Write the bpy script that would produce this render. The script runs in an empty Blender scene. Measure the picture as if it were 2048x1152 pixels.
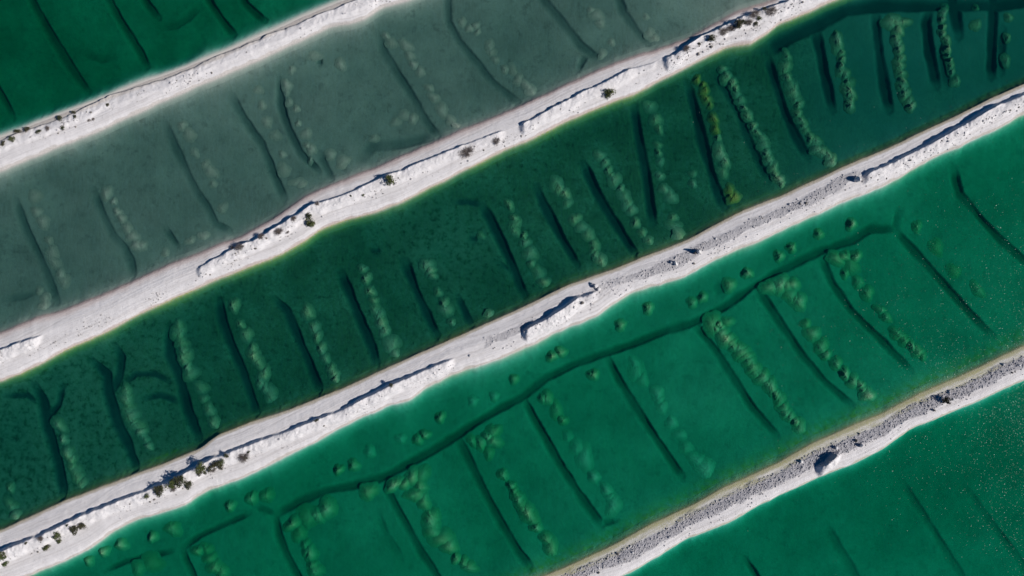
import bpy, math, random
import numpy as np
from mathutils import Vector

random.seed(7)
rng = np.random.default_rng(11)
S = 0.1                      # metres per survey unit (the plan below is drawn in tenths of a metre)
scene = bpy.context.scene
C = scene.collection

# ------------------------------------------------------------------ camera, sky, sun, exposure
ALT = 138.0
cd = bpy.data.cameras.new('camera'); cam = bpy.data.objects.new('camera', cd); C.objects.link(cam)
cd.sensor_width = 36.0; cd.lens = 18.0 * ALT / 102.4
cam.location = (0, 0, ALT); cam.rotation_euler = (0, 0, 0)
cd.clip_start = 1.0; cd.clip_end = 3000.0
scene.camera = cam

SUN_EL, SUN_AZ = math.radians(40), math.radians(-11)
w = bpy.data.worlds.new('World'); scene.world = w; w.use_nodes = True
nt = w.node_tree; bg = nt.nodes['Background']
sky = nt.nodes.new('ShaderNodeTexSky'); sky.sky_type = 'NISHITA'; sky.sun_disc = False
sky.sun_elevation = SUN_EL; sky.sun_rotation = math.radians(90) - SUN_AZ
sky.altitude = 200; sky.air_density = 0.72; sky.dust_density = 0.0; sky.ozone_density = 8.0
deep = nt.nodes.new('ShaderNodeHueSaturation'); deep.inputs['Saturation'].default_value = 1.6      # sky saturation raised to turn the shadows bluer
nt.links.new(sky.outputs[0], deep.inputs['Color']); nt.links.new(deep.outputs[0], bg.inputs[0]); bg.inputs[1].default_value = 0.05
sl = bpy.data.lights.new('sun', 'SUN'); so = bpy.data.objects.new('sun', sl); C.objects.link(so)
sl.energy = 4.5; sl.angle = math.radians(0.53); sl.color = (1.0, 0.975, 0.955)
sd = Vector((math.cos(SUN_EL) * math.cos(SUN_AZ), math.cos(SUN_EL) * math.sin(SUN_AZ), math.sin(SUN_EL)))
so.rotation_euler = sd.to_track_quat('Z', 'Y').to_euler(); so.location = (60, -10, 60)
vs = scene.view_settings
vs.view_transform = 'Standard'; vs.look = 'None'; vs.exposure = 0.0; vs.gamma = 1.0; vs.use_curve_mapping = False
scene.cycles.transparent_max_bounces = 16
scene.cycles.max_bounces = 8
scene.cycles.volume_bounces = 0

# ------------------------------------------------------------------ noise
def _hash(ix, iy, seed):
    h = (ix.astype(np.int64) * 374761393 + iy.astype(np.int64) * 668265263 + seed * 1442695041) & 0xFFFFFFFF
    h = ((h ^ (h >> 13)) * 1274126177) & 0xFFFFFFFF
    h = (h ^ (h >> 16)) & 0xFFFFFFFF
    return h / 4294967295.0
def vnoise(x, y, scale, seed=0):
    x = np.asarray(x, float) / scale; y = np.asarray(y, float) / scale
    ix = np.floor(x); iy = np.floor(y); fx = x - ix; fy = y - iy
    fx = fx * fx * fx * (fx * (fx * 6 - 15) + 10); fy = fy * fy * fy * (fy * (fy * 6 - 15) + 10)
    ix = ix.astype(np.int64); iy = iy.astype(np.int64)
    a = _hash(ix, iy, seed); b = _hash(ix + 1, iy, seed); c = _hash(ix, iy + 1, seed); d = _hash(ix + 1, iy + 1, seed)
    return (a + (b - a) * fx) * (1 - fy) + (c + (d - c) * fx) * fy
def fbm(x, y, scale, seed=0, octs=4, gain=0.5):
    t = 0; a = 1; n = 0
    for k in range(octs):
        t = t + a * (vnoise(x, y, scale / 2 ** k, seed + 17 * k) - 0.5); n += a; a *= gain
    return t / n * 2
def sstep(a, b, x):
    t = np.clip((x - a) / (b - a), 0, 1); return t * t * (3 - 2 * t)

# ------------------------------------------------------------------ survey of the causeways (tenths of a metre, y downwards)
def pl(s):
    return [tuple(float(v) for v in p.split(',')) for p in s.split()]
SLOPE = -0.405
class Line:
    def __init__(self, s):
        p = sorted(pl(s)); self.x = np.array([q[0] for q in p]); self.y = np.array([q[1] for q in p])
    def __call__(self, x):
        x = np.asarray(x, float)
        y = np.interp(x, self.x, self.y)
        y = y + np.where(x < self.x[0], (x - self.x[0]) * SLOPE, 0) + np.where(x > self.x[-1], (x - self.x[-1]) * SLOPE, 0)
        return y
UP = [Line('0,277 69,248 139,222 208,196 278,168 347,144 434,111 521,72 573,49 625,26 690,-1'),
      Line('0,666 69,638 139,616 208,588 278,557 347,525 417,499 486,471 556,433 608,395 642,379 674,366 743,340 813,309 882,278 952,250 1021,220 1091,189 1160,156 1230,127 1299,104 1374,80 1417,54 1470,26 1504,14 1542,2'),
      Line('0,1061 69,1030 139,997 208,971 278,945 347,919 399,898 434,872 486,849 556,827 625,801 700,770 778,734 882,687 952,657 1021,626 1073,602 1125,574 1195,550 1264,524 1316,503 1374,480 1417,456 1487,421 1556,394 1626,363 1695,330 1765,302 1834,268 1904,236 1973,201 2048,167'),
      Line('1112,1144 1160,1122 1230,1089 1299,1050 1374,1016 1452,974 1556,926 1626,886 1695,856 1765,827 1834,790 1921,753 2008,711 2048,692')]
LO = [Line('0,342 104,299 208,257 278,224 319,205 382,177 451,149 521,118 590,85 660,52 700,45 726,38 761,17 789,7 813,0'),
      Line('0,763 69,734 139,697 208,667 278,629 347,596 417,567 486,539 556,511 608,484 642,459 700,438 743,428 813,400 858,376 882,365 952,330 1021,295 1073,274 1125,247 1195,215 1264,191 1316,163 1348,148 1400,122 1452,95 1501,89 1532,69 1556,49 1608,28 1660,3'),
      Line('59,1151 122,1125 174,1099 226,1064 278,1035 312,1028 365,1011 417,981 486,957 556,919 625,887 674,858 726,834 778,811 820,801 848,778 889,758 900,751 969,727 1021,709 1073,685 1108,666 1160,647 1195,633 1230,605 1264,583 1316,569 1365,557 1417,525 1487,496 1556,466 1626,432 1695,400 1765,374 1834,333 1904,299 1973,267 2048,229'),
      Line('1264,1144 1316,1113 1374,1078 1445,1051 1522,1009 1626,960 1695,933 1765,898 1817,860 1904,825 1973,794 2042,762')]
CR = [Line('0,285 69,259 139,233 191,210 226,192 288,174 330,162 382,141 427,118 486,96 538,73 583,56 635,35 694,12 719,4'),
      Line('0,704 38,688 83,673 403,535 438,516 458,505 486,492 521,478 556,456 590,435 625,413 656,403 677,397 716,381 761,360 813,340 861,319 917,298 952,283 997,268 1049,250 1098,223 1129,207 1160,190 1212,166 1257,142 1306,128 1348,112 1369,98 1400,77 1445,55 1487,34 1542,17 1584,4'),
      Line('0,1108 17,1096 69,1074 122,1052 174,1027 215,1011 250,996 295,980 323,968 358,954 389,936 431,914 462,902 503,888 542,872 597,854 642,836 681,820 719,802 785,768 820,754 848,740 900,719 1000,683 1052,658 1084,642 1118,622 1153,597 1184,586 1349,527 1393,505 1550,430 1709,360 1733,348 1782,326 1810,312 1869,282 1938,242 1990,213 2048,189'),
      Line('1100,1165 1348,1060 1452,1008 1556,955 1643,926 1664,908 1700,888 1765,850 1851,808 1938,762 2048,710')]
# stretches of heaped spoil: (x0, x1, height in metres)
RIDGE = [[(-400, 235, .6), (240, 330, .42), (335, 395, .55), (395, 520, .48), (520, 600, .62), (600, 760, .6)],
         [(-300, 88, 1.15), (398, 442, 1.0), (436, 500, 1.2), (480, 600, 1.35), (590, 660, 1.2), (662, 770, 1.0), (750, 935, 1.0), (925, 1010, .65), (1040, 1092, 1.2), (1092, 1150, 1.0), (1150, 1266, 1.1), (1270, 1312, .4), (1326, 1420, 1.4), (1410, 1470, 1.15), (1468, 1610, 1.2), (1600, 1900, 1.1)],
         [(-300, 60, 1.6), (50, 175, 1.1), (165, 262, 1.05), (255, 340, 1.0), (335, 440, 1.25), (430, 545, 1.1), (552, 690, 1.05), (690, 760, 1.25), (745, 800, 1.5), (795, 850, 1.2), (845, 908, 1.1), (1046, 1118, 1.6), (1104, 1160, 1.7), (1150, 1194, 1.0), (1722, 1800, 1.05), (1790, 1880, 1.2), (1865, 1960, 1.35), (1950, 2300, 1.15)],
         [(1630, 1676, 1.5)]]
C25 = 0.92
for k in range(4):
    for L, sd_ in ((UP[k], 3), (LO[k], 5)):
        xs = np.arange(L.x[0], L.x[-1] + 1, 4.0); ys = np.interp(xs, L.x, L.y)
        ker = np.array([1, 2, 3, 2, 1]) / 9; ys2 = np.convolve(np.pad(ys, 2, 'edge'), ker, 'valid')
        L.x, L.y = xs, ys2
        L.amp = 1.0; L.seed = sd_ + 10 * k
def edge(L, x, amp):
    return L(x) + amp * (fbm(x, x * 0, 40, L.seed, 4, .6)) * 1.6
AMPU = [.8, 1.6, 1.0, .8]; AMPL = [1.3, 1.2, 1.8, 1.6]
def yU(k, x): return edge(UP[k], x, AMPU[k])
def yL(k, x): return edge(LO[k], x, AMPL[k])
def yMid(k, x): return (UP[k](x) + LO[k](x)) / 2

# ponds, top to bottom: name, depth, shelf lengths off the upper/lower causeway, trench softness
POND = ['emerald', 'grey', 'dark', 'green', 'southern']
DEPTH = [1.70, 1.05, 1.45, 1.55, 1.65]
SHELF_TOP = [12, 16, 9, 12, 9]      # shore at the top of the pond (lower edge of the causeway above)
SHELF_BOT = [22, 12, 10, 19, 10]     # shore at the foot of the pond (upper edge of the causeway below)

# ------------------------------------------------------------------ trenches dug in the pond floors, and strips for mound shade: (pond, width, extra depth, softness, line)
T = []
def tr(p, wd, dp, sf, s): T.append((p, wd, dp, sf, pl(s)))
for s in ['20,-80 57,3 94,69 132,132 168,179', '175,-80 215,3 243,52 271,97 288,130', '255,-60 288,3 309,30', '375,-80 417,3 441,38 462,64', '440,-80 486,2 507,21 526,36', '-40,130 0,201 17,233']:
    tr(0, 6.2, .6, 3.0, s)
tr(0, 5, .3, 4, '392,7 368,31 345,45 312,49')
tr(0, 6, .25, 5, '150,100 190,115 215,110')
for s in ['26,397 34,425 45,456 69,504 94,563 109,605', '181,378 198,421 219,466 243,492 257,522 262,550', '326,243 347,295 368,337 390,383 413,414 427,445 455,459',
          '457,184 486,236 521,285 545,347 566,396', '635,302 663,358', '757,63 768,101 792,139 823,188 851,236 875,271', '896,-40 896,3 897,38 917,76 952,118 986,160 1035,200',
          '1060,-60 1094,2 1129,42 1160,83 1181,101 1202,113', '1230,-40 1243,2 1250,21 1271,52 1299,83']:
    tr(1, 5.6, .30, 4.2, s)
tr(1, 6, .45, 3, '556,153 559,208 573,253 597,302 635,339')
tr(1, 9, .28, 5, '868,270 813,286 743,292 723,314')
tr(1, 5, .3, 3, '326,456 351,491'); tr(1, 5, .3, 3, '1174,104 1157,139'); tr(1, 5, .3, 3, '637,112 637,126')
tr(1, 4, .15, 4, '0,600 40,594 66,584')
for s, wd in [('59,773 76,804 85,856 104,919 120,995', 8.5), ('174,720 205,751 208,787 226,846 247,891 266,940', 8), ('333,654 333,709 351,751 368,821 392,880', 8),
              ('431,598 438,640 455,688 479,741 509,828', 7.5), ('542,595 569,619 590,671 615,730 635,780', 7), ('677,543 695,584 719,643 740,692 752,730', 7),
              ('806,520 827,574 848,619 872,671', 7), ('962,407 980,435 1004,484 1028,536 1049,591', 6.5), ('1072,370 1094,418 1122,470 1157,529', 6.5),
              ('1167,323 1198,388 1230,439 1271,504', 6.5), ('1271,208 1282,278 1296,347 1309,445', 6.5), ('1379,163 1397,222 1414,295 1435,368 1452,414', 7.5),
              ('1541,108 1556,156 1577,222 1598,267 1622,312', 6.5), ('1638,52 1650,111 1664,174 1673,217', 7.5), ('1759,21 1763,69 1772,132 1787,215', 8),
              ('1868,12 1862,42 1869,97 1884,167', 8), ('1910,-40 1917,0 1928,66', 8), ('2000,-40 1997,3 1996,69 1994,149', 8)]:
    tr(2, wd * 1.12, .62, 3.0, s)
tr(2, 6, .45, 3, '116,773 108,811 85,839'); tr(2, 4, .45, 3, '0,795 42,794 62,807'); tr(2, 6, .45, 3, '222,692 236,716 230,758 212,790')
tr(2, 5, .45, 3, '240,768 264,751 302,751 330,765'); tr(2, 4.5, .45, 3, '278,800 312,794 351,807'); tr(2, 6, .5, 2.5, '914,591 931,629 943,652')
tr(2, 4, .45, 3, '905,404 935,403 962,408'); tr(2, 4, .3, 3, '993,522 1021,539 1039,572'); tr(2, 6, .4, 4, '1435,139 1487,222 1497,264 1521,312 1542,358')  # last strip: shade beside a mound row, sunk and darkened like a trench
tr(2, 6, .4, 4, '1892,87 1904,167'); tr(2, 6, .4, 4, '2016,52 2015,142'); tr(2, 10, .5, 6, '2120,-10 2000,6 1862,8 1765,7 1695,17 1643,45 1591,69 1542,97')  # first strip: faint mound shadow, put into the floor as a dark groove
tr(2, 6, .4, 4, '947,470 947,482'); tr(2, 6, .35, 4, '749,496 749,504')
tr(3, 6.2, .48, 3.6, '545,1035 583,1016 642,988 700,977 761,961 813,933 865,905 910,877 952,849 1004,818 1046,797 1091,760 1143,734 1212,709 1264,692 1334,664 1390,647 1452,616 1518,570 1574,539 1643,504 1713,480 1747,458 1796,458')
tr(3, 4, .45, 3, '198,1150 243,1130 333,1110'); tr(3, 4, .5, 3, '358,1103 392,1078 451,1051 493,1033'); tr(3, 4, .3, 3, '500,1019 525,1027 545,1035')
for s in ['358,1103 365,1124 378,1151 400,1210', '545,1035 552,1075 569,1117 587,1151 620,1220', '764,964 782,1002 813,1058 841,1110 868,1150 900,1200', '914,877 938,926 969,988 1004,1054 1039,1110 1059,1137',
          '1049,801 1077,853 1118,926 1160,992 1205,1054', '1216,713 1240,760 1271,811 1316,880 1368,957', '1393,647 1435,699 1476,764 1511,818 1560,874',
          '1520,574 1563,640 1612,713 1656,763 1709,811', '1648,511 1671,564 1709,619 1765,675 1829,741', '1799,459 1851,515 1904,574 1956,633 1994,671', '1917,333 1930,386 1973,435 2015,480 2070,530']:
    tr(3, 6.0, .48, 3.4, s)
tr(3, 4, .35, 4, '1205,1054 1233,1047'); tr(3, 5, .3, 4, '1796,458 1801,421'); tr(3, 5, .2, 4, '1435,563 1448,590'); tr(3, 5, .2, 5, '755,1030 770,1075 800,1120')
for s in ['1813,967 1862,1040 1904,1110 1928,1148 1960,1210', '1949,985 1994,1051 2042,1113 2080,1170']: tr(4, 5, .26, 4.5, s)
tr(4, 7, .22, 6, '1657,1054 1681,1092 1713,1144 1740,1200'); tr(4, 6, .6, 3, '1494,1122 1515,1150 1540,1200')

def polydist(x, y, line):
    d = np.full(x.shape, 1e9); a = np.zeros(x.shape); c = np.zeros(x.shape); run = 0.0
    for (x0, y0), (x1, y1) in zip(line[:-1], line[1:]):
        vx, vy = x1 - x0, y1 - y0; L2 = vx * vx + vy * vy + 1e-9; L = math.sqrt(L2)
        t = np.clip(((x - x0) * vx + (y - y0) * vy) / L2, 0, 1)
        q = np.hypot(x - x0 - t * vx, y - y0 - t * vy)
        a = np.where(q < d, run + t * L, a); c = np.where(q < d, vy * (x - x0) - vx * (y - y0), c); d = np.minimum(d, q); run += L
    return d, a, run, np.sign(c) * d

# ------------------------------------------------------------------ heights
def ridge(k, x, y):
    """heaped spoil on causeway k: height, and which heap"""
    e0 = (y - CR[k](x)) * C25
    z = np.zeros(x.shape); idx = np.full(x.shape, -1)
    jag = fbm(x, y * 0 + k * 77, 26, 31 + k, 4, .62)
    for i, (x0, x1, h) in enumerate(RIDGE[k]):
        m = (x > x0 - 12) & (x < x1 + 12) & (e0 > -40) & (e0 < 60)
        if not m.any(): continue
        xx = x[m]; e = e0[m] + 1.6 * jag[m]
        hp = [q[2] for q in RIDGE[k] if q is not RIDGE[k][i] and q[0] < x0 and q[1] > x0 - 9]; hn = [q[2] for q in RIDGE[k] if q is not RIDGE[k][i] and q[1] > x1 and q[0] < x1 + 9]
        a = sstep(x0 - 4, x0 + 10, xx); b = sstep(x1 + 4, x1 - 14, xx)
        if hp: r_ = min(1, hp[-1] / h); a = np.where(xx < x0 - 9, 0, r_ + (1 - r_) * sstep(x0 - 9, x0 + 14, xx))
        if hn: r_ = min(1, hn[0] / h); b = np.where(xx > x1 + 9, 0, r_ + (1 - r_) * sstep(x1 + 9, x1 - 14, xx))
        end = a * b
        hh = h * end * (0.95 + 0.62 * jag[m] * np.exp(-np.clip(e, 0, None) / 5))
        hh = np.clip(hh, 0, None) * (.76 if k == 1 else .88 if k == 2 else 1)
        face = 2.2 + 3.4 * hh                      # width of the steep face
        W = (10 + 7.0 * h if k else 19) * (.55 + .45 * end) + 5 * fbm(xx, y[m], 30, 210 + k, 3)      # flat top, then a scarp on the sunny side
        nw = sstep(-face, 0.3, e) ** 1.3
        se = (1 - .42 * np.clip(e, 0, None) / 20) * (1 - sstep(W - 4, W + 6, e)); se = np.clip(se, 0, 1)
        zz = hh * np.where(e < 0.3, nw, se)
        old = z[m]; better = zz > old
        z[m] = np.maximum(old, zz)
        ii = idx[m]; ii[better & (zz > 0.16)] = i; idx[m] = ii
    return z, idx

def rubble(k, x, y):
    v = (y - UP[k](x)) / np.maximum(LO[k](x) - UP[k](x), 20) + .16 * fbm(x, y, 60, 600 + k, 4, .6)
    if k == 3:
        lo = np.interp(x, [1100, 1640, 1660, 1700, 1800, 2048], [.62, .62, .52, .55, .62, .58]); m = sstep(.2, .27, v) * sstep(lo + .06, lo - .06, v)
        return m
    if k == 2:
        a = sstep(1235, 1300, x) * sstep(1745, 1700, x) * sstep(.27, .36, v) * sstep(.66, .56, v)
        b = sstep(950, 985, x) * sstep(1120, 1040, x) * sstep(.36, .42, v) * sstep(.62, .55, v)
        c = sstep(1100, 1200, x) * sstep(1300, 1235, x) * sstep(.2, .34, v) * sstep(.62, .5, v)
        return np.clip(a * .85 + b * .8 + c * .6, 0, 1)
    if k == 1:
        return sstep(1320, 1400, x) * sstep(1640, 1560, x) * sstep(.36, .5, v) * sstep(.95, .78, v) * .35
    return v * 0

def land(k, x, y, fine=True):
    du = (y - yU(k, x)) * C25; dl = (yL(k, x) - y) * C25
    top = .34 + .36 * sstep(6, 34, du)
    z = top * (1 - np.exp(-np.clip(du, 0, None) / (12 if k != 1 else 5))) * (1 - np.exp(-np.clip(dl, 0, None) / 7))
    rz, idx = ridge(k, x, y)
    rb = rubble(k, x, y)
    if fine:
        lump = np.clip(rz, 0, 1.2)
        zone = sstep(4, 12, du) * sstep(2, 9, dl)
        e = (y - CR[k](x)) * C25
        apron = sstep(-2, 2, e) * sstep(26, 12, e)
        bl = fbm(x, y, 15, 51 + k, 4, .6); bl2 = fbm(x, y, 6, 151 + k, 3, .6)
        nearR = np.clip(sum(sstep(a - 6, a + 10, x) * sstep(b + 6, b - 10, x) for a, b, _ in RIDGE[k]) + 0 * x, 0, 1) if RIDGE[k] else 0
        z = z + zone * (.035 * fbm(x, y, 10, 71 + k, 3) + apron * nearR * (.07 * bl + .06 * np.abs(bl2)))
        z = z + rb * (.14 * np.abs(fbm(x, y, 5.0, 91 + k, 3, .7)) + .14 * fbm(x, y, 16, 95 + k, 3))
        # lengthwise wheel ruts on the trodden strip
        tt = dl + 1.5 * fbm(x, y, 120, 40 + k, 2)
        z = z + zone * (1 - rb) * sstep(.1, .0, rz) * .022 * (vnoise(tt * 1.0, x * 0.012, 2.6, 60 + k) - .5) * 2
        rz = rz * (1 + (.10 * bl2 + .14 * bl) * sstep(-2, 4, e))
    return z + rz, idx, rb, du, dl

def floor_z(x, y):
    """pond floor, trench weight and trench index, pond index"""
    sh = x.shape
    pond = np.zeros(sh, int)
    for k in range(4): pond += (y > yMid(k, x))
    z = np.zeros(sh); tw = np.zeros(sh); tg = np.zeros(sh); ti = np.full(sh, -1); dTop = np.full(sh, 1e6); dBot = np.full(sh, 1e6)
    for p in range(5):
        m = pond == p
        if not m.any(): continue
        xx, yy = x[m], y[m]
        dt = (yy - yL(p - 1, xx)) * C25 if p > 0 else np.full(xx.shape, 1e6)
        db = (yU(p, xx) - yy) * C25 if p < 4 else np.full(xx.shape, 1e6)
        D = DEPTH[p] * (1 + .15 * fbm(xx, yy, 200, 5 + p, 4, .6) + .05 * fbm(xx, yy, 34, 8 + p, 4, .6))
        if p == 0: D = D * (1 + .10 * fbm(xx, yy, 90, 33, 4) - .16 * sstep(180, 260, xx) * sstep(110, 30, yy) * vnoise(xx, yy, 60, 44))
        if p == 3: D = D * (1 - .07 * sstep(900, 1350, xx))
        if p == 1:
            D = D * (1 - .45 * np.exp(-(((xx - 1500) / 170) ** 2 + ((yy + 10) / 90) ** 2))) * (1 + .05 * sstep(500, 0, xx))
        lt = SHELF_TOP[p] * (1 + .35 * fbm(xx, yy * 0, 70, 80 + p, 3)); lb = SHELF_BOT[p] * (1 + .3 * fbm(xx, yy * 0, 70, 90 + p, 3))
        if p == 3: lt = lt * (1 + .5 * np.exp(-((xx - 950) / 200) ** 2))
        nz = (1.2 if p == 0 else 2.6) * fbm(xx, yy, 11, 97 + p, 4, .6)
        dd = -D * (1 - np.exp(-np.clip(dt + nz * sstep(2, 12, dt), 0, None) / lt)) * (1 - np.exp(-(np.clip(db + nz * sstep(2, 12, db), 0, None) / lb) ** (2.1 if p == 0 else 1.0)))
        z[m] = np.where((dt < 0) | (db < 0), -.02 + .03 * np.minimum(dt, db), dd)
        dTop[m] = dt; dBot[m] = db
    for i, (p, wd, dp, sf, line) in enumerate(T):
        lx = [q[0] for q in line]; ly = [q[1] for q in line]; r = wd * 1.3 + sf * 3.5 + 7
        m = (x > min(lx) - r) & (x < max(lx) + r) & (y > min(ly) - r) & (y < max(ly) + r)
        if not m.any(): continue
        xx, yy = x[m], y[m]
        d, along, run, sg = polydist(xx, yy, line)
        if abs(lx[-1] - lx[0]) > abs(ly[-1] - ly[0]): sg = -sg * np.sign(lx[-1] - lx[0])
        soft = sstep(2, -3, sg); d = d + 1.8 * fbm(xx, yy, 20, 300 + i, 4, .6)
        wv = wd * (.92 + .35 * fbm(along, along * 0, 60, 360 + i, 2))
        g = 1 - sstep(.62 * wv - sf * .4 * soft, wv * 1.12 + sf * (.55 + 1.8 * soft), d)
        g = g * (.25 + .75 * sstep(0, min(26, .3 * run), along)) * (.3 + .7 * sstep(0, min(22, .3 * run), run - along))
        g = g * sstep(-.25, -.6, z[m])
        a = dp * g * (.85 + .5 * fbm(xx, yy, 45, 330 + i, 2))
        old = tw[m]; gg = np.where(a > old, a, old); ii = ti[m]; ii[(a > old) & (g > .35)] = i
        tw[m] = gg; ti[m] = ii; tg[m] = np.maximum(tg[m], g * (min(1, dp / .5)))
    return z - tw, tg, ti, pond, dTop, dBot

# ------------------------------------------------------------------ helpers
def kind(o, k): o['kind'] = k
def describe(o, label=None, cat=None, group=None, kd=None):
    if label: o['label'] = label
    if cat: o['category'] = cat
    if group: o['group'] = group
    if kd: o['kind'] = kd
    return o
def link(name, mesh, mat=None, parent=None):
    o = bpy.data.objects.new(name, mesh); C.objects.link(o)
    if mat and not mesh.materials: mesh.materials.append(mat)
    if parent: o.parent = parent
    return o
def empty(name, loc=(0, 0, 0), rz=0):
    o = bpy.data.objects.new(name, None); C.objects.link(o); o.location = loc; o.rotation_euler = (0, 0, rz); o.empty_display_size = .3
    return o
def mesh_np(name, v, f, mats=None, smooth=True, normals=None, attrs=None):
    me = bpy.data.meshes.new(name); n = f.shape[1]
    me.vertices.add(len(v)); me.vertices.foreach_set('co', np.ascontiguousarray(v, np.float32).ravel())
    me.loops.add(f.size); me.loops.foreach_set('vertex_index', np.ascontiguousarray(f, np.int32).ravel())
    me.polygons.add(len(f)); me.polygons.foreach_set('loop_start', np.arange(0, f.size, n, dtype=np.int32))
    me.polygons.foreach_set('use_smooth', np.full(len(f), smooth))
    me.update(calc_edges=True)
    for an, av in (attrs or {}).items():
        a = me.attributes.new(an, 'FLOAT_VECTOR', 'POINT'); a.data.foreach_set('vector', np.ascontiguousarray(av, np.float32).ravel())
    if normals is not None: me.normals_split_custom_set_from_vertices(normals.astype(np.float32))
    return me
def pick(V, F, sel, N, A):
    f = F[sel]; u, inv = np.unique(f, return_inverse=True)
    return V[u], inv.reshape(f.shape), N[u], {k: a[u] for k, a in A.items()}
def quads(nr, nc):
    i = np.arange(nr * nc).reshape(nr, nc)
    return np.stack([i[:-1, :-1], i[1:, :-1], i[1:, 1:], i[:-1, 1:]], -1).reshape(-1, 4)
def grid_normals(X, Y, Z):
    P = np.stack([X, Y, Z], -1)
    n = np.cross(np.gradient(P, axis=1), np.gradient(P, axis=0)); n /= np.linalg.norm(n, axis=-1, keepdims=True) + 1e-12
    n[n[..., 2] < 0] *= -1
    return n.reshape(-1, 3)

# materials
def mat(name):
    m = bpy.data.materials.new(name); m.use_nodes = True; m.node_tree.nodes.clear(); return m
class NT:
    def __init__(s, m): s.t = m.node_tree; s.m = m
    def n(s, typ, **kw):
        x = s.t.nodes.new('ShaderNode' + typ)
        for k, v in kw.items(): setattr(x, k, v)
        return x
    def l(s, a, b): s.t.links.new(a, b)
    def noise(s, vec, scale, detail=4, rough=.55, dim='3D'):
        x = s.n('TexNoise'); x.inputs['Scale'].default_value = scale; x.inputs['Detail'].default_value = detail; x.inputs['Roughness'].default_value = rough
        if vec is not None: s.l(vec, x.inputs['Vector'])
        return x.outputs['Fac']
    def ramp(s, fac, stops):
        x = s.n('ValToRGB'); e = x.color_ramp.elements
        while len(e) > 1: e.remove(e[-1])
        for i, (p, c) in enumerate(stops):
            q = e[0] if i == 0 else e.new(p)
            q.position = p; q.color = (*c, 1) if len(c) == 3 else c
        s.l(fac, x.inputs[0]); return x.outputs[0]
    def mapr(s, v, a, b, c=0, d=1):
        x = s.n('MapRange'); x.inputs[1].default_value = a; x.inputs[2].default_value = b; x.inputs[3].default_value = c; x.inputs[4].default_value = d
        s.l(v, x.inputs[0]); return x.outputs[0]
    def mix(s, f, a, b):
        x = s.n('Mix', data_type='RGBA')
        for v, i in ((f, 0), (a, 6), (b, 7)):
            if isinstance(v, (tuple, list)): x.inputs[i].default_value = (*v, 1)
            elif isinstance(v, (int, float)): x.inputs[i].default_value = v
            else: s.l(v, x.inputs[i])
        return x.outputs[2]
    def math(s, op, a, b=None):
        x = s.n('Math', operation=op)
        for v, i in ((a, 0), (b, 1)):
            if v is None: continue
            if isinstance(v, (int, float)): x.inputs[i].default_value = v
            else: s.l(v, x.inputs[i])
        return x.outputs[0]
    def attr(s, name):
        x = s.n('Attribute', attribute_name=name); sp = s.n('SeparateXYZ'); s.l(x.outputs['Vector'], sp.inputs[0]); return x.outputs['Vector'], sp.outputs
    def scalev(s, vec, v):
        x = s.n('VectorMath', operation='MULTIPLY'); s.l(vec, x.inputs[0]); x.inputs[1].default_value = v; return x.outputs[0]
    def out(s, col, rough=.9, bump=None, bd=.1, bs=1.0, spec=.2):
        b = s.n('BsdfPrincipled'); b.inputs['Roughness'].default_value = rough; b.inputs['Specular IOR Level'].default_value = spec
        if isinstance(col, tuple): b.inputs['Base Color'].default_value = (*col, 1)
        else: s.l(col, b.inputs['Base Color'])
        if bump is not None:
            u = s.n('Bump'); u.inputs['Strength'].default_value = bs; u.inputs['Distance'].default_value = bd; s.l(bump, u.inputs['Height']); s.l(u.outputs[0], b.inputs['Normal'])
        o = s.n('OutputMaterial'); s.l(b.outputs[0], o.inputs[0]); return b
    def pos(s): return s.n('NewGeometry').outputs['Position']

def bed_material(name, base, mott, algae, mat_amt, scale, silt):
    m = mat(name); t = NT(m); P = t.pos(); _, a = t.attr('mask')
    n1 = t.noise(P, .12 * scale, 5, .6); n2 = t.noise(P, 1.1 * scale, 5, .65); n3 = t.noise(P, 3.2, 3, .6)
    c = t.mix(t.mapr(n1, .36, .64), base, tuple((.86 - .42 * mat_amt) * v for v in base))
    k = t.mapr(t.math('ADD', t.math('MULTIPLY', n2, .65), t.math('MULTIPLY', n1, .35)), .40, .62)
    c = t.mix(t.math('MULTIPLY', k, mat_amt), c, mott)
    n5 = t.noise(P, .62 * scale, 6, .72)
    c = t.mix(t.math('MULTIPLY', t.mapr(n5, .53, .66), mat_amt), c, tuple(.42 * v for v in mott))
    ns = t.noise(t.scalev(P, (2.6, .5, 1)), .9, 4, .65)
    c = t.mix(t.math('MULTIPLY', t.mapr(ns, .42, .62), mat_amt * .6), c, tuple(min(1.6 * v, .5) for v in mott))
    c = t.mix(t.math('MULTIPLY', t.mapr(n3, .45, .75), .18 + .25 * mat_amt), c, tuple(.55 * v for v in mott))
    c = t.mix(t.math('MULTIPLY', a[2], t.mapr(n1, .2, .6, .5, .9)), c, (.23, .33, .29))  # blue-green tint on the right: sky reflection put into the floor colour
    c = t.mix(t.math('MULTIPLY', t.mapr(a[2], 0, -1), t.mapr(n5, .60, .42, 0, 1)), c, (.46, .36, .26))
    al = t.math('MULTIPLY', a[0], t.mapr(n2, .30, .60))
    c = t.mix(al, c, algae)
    c = t.mix(a[1], c, (.60, .57, .50))
    _, si = t.attr('silt'); c = t.mix(t.math('MULTIPLY', si[0], .85), c, t.mix(n2, silt, tuple(.7 * v for v in silt)))
    t.out(c, .95, t.math('ADD', n2, t.math('MULTIPLY', n3, .4)), .10, .8, .1)
    return m
ALG_Y = (.38, .36, .055); ALG_B = (.20, .15, .045)
FLOOR_COL = [(.47, .47, .375), (.47, .455, .40), (.27, .29, .185), (.46, .465, .365), (.46, .465, .365)]
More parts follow.
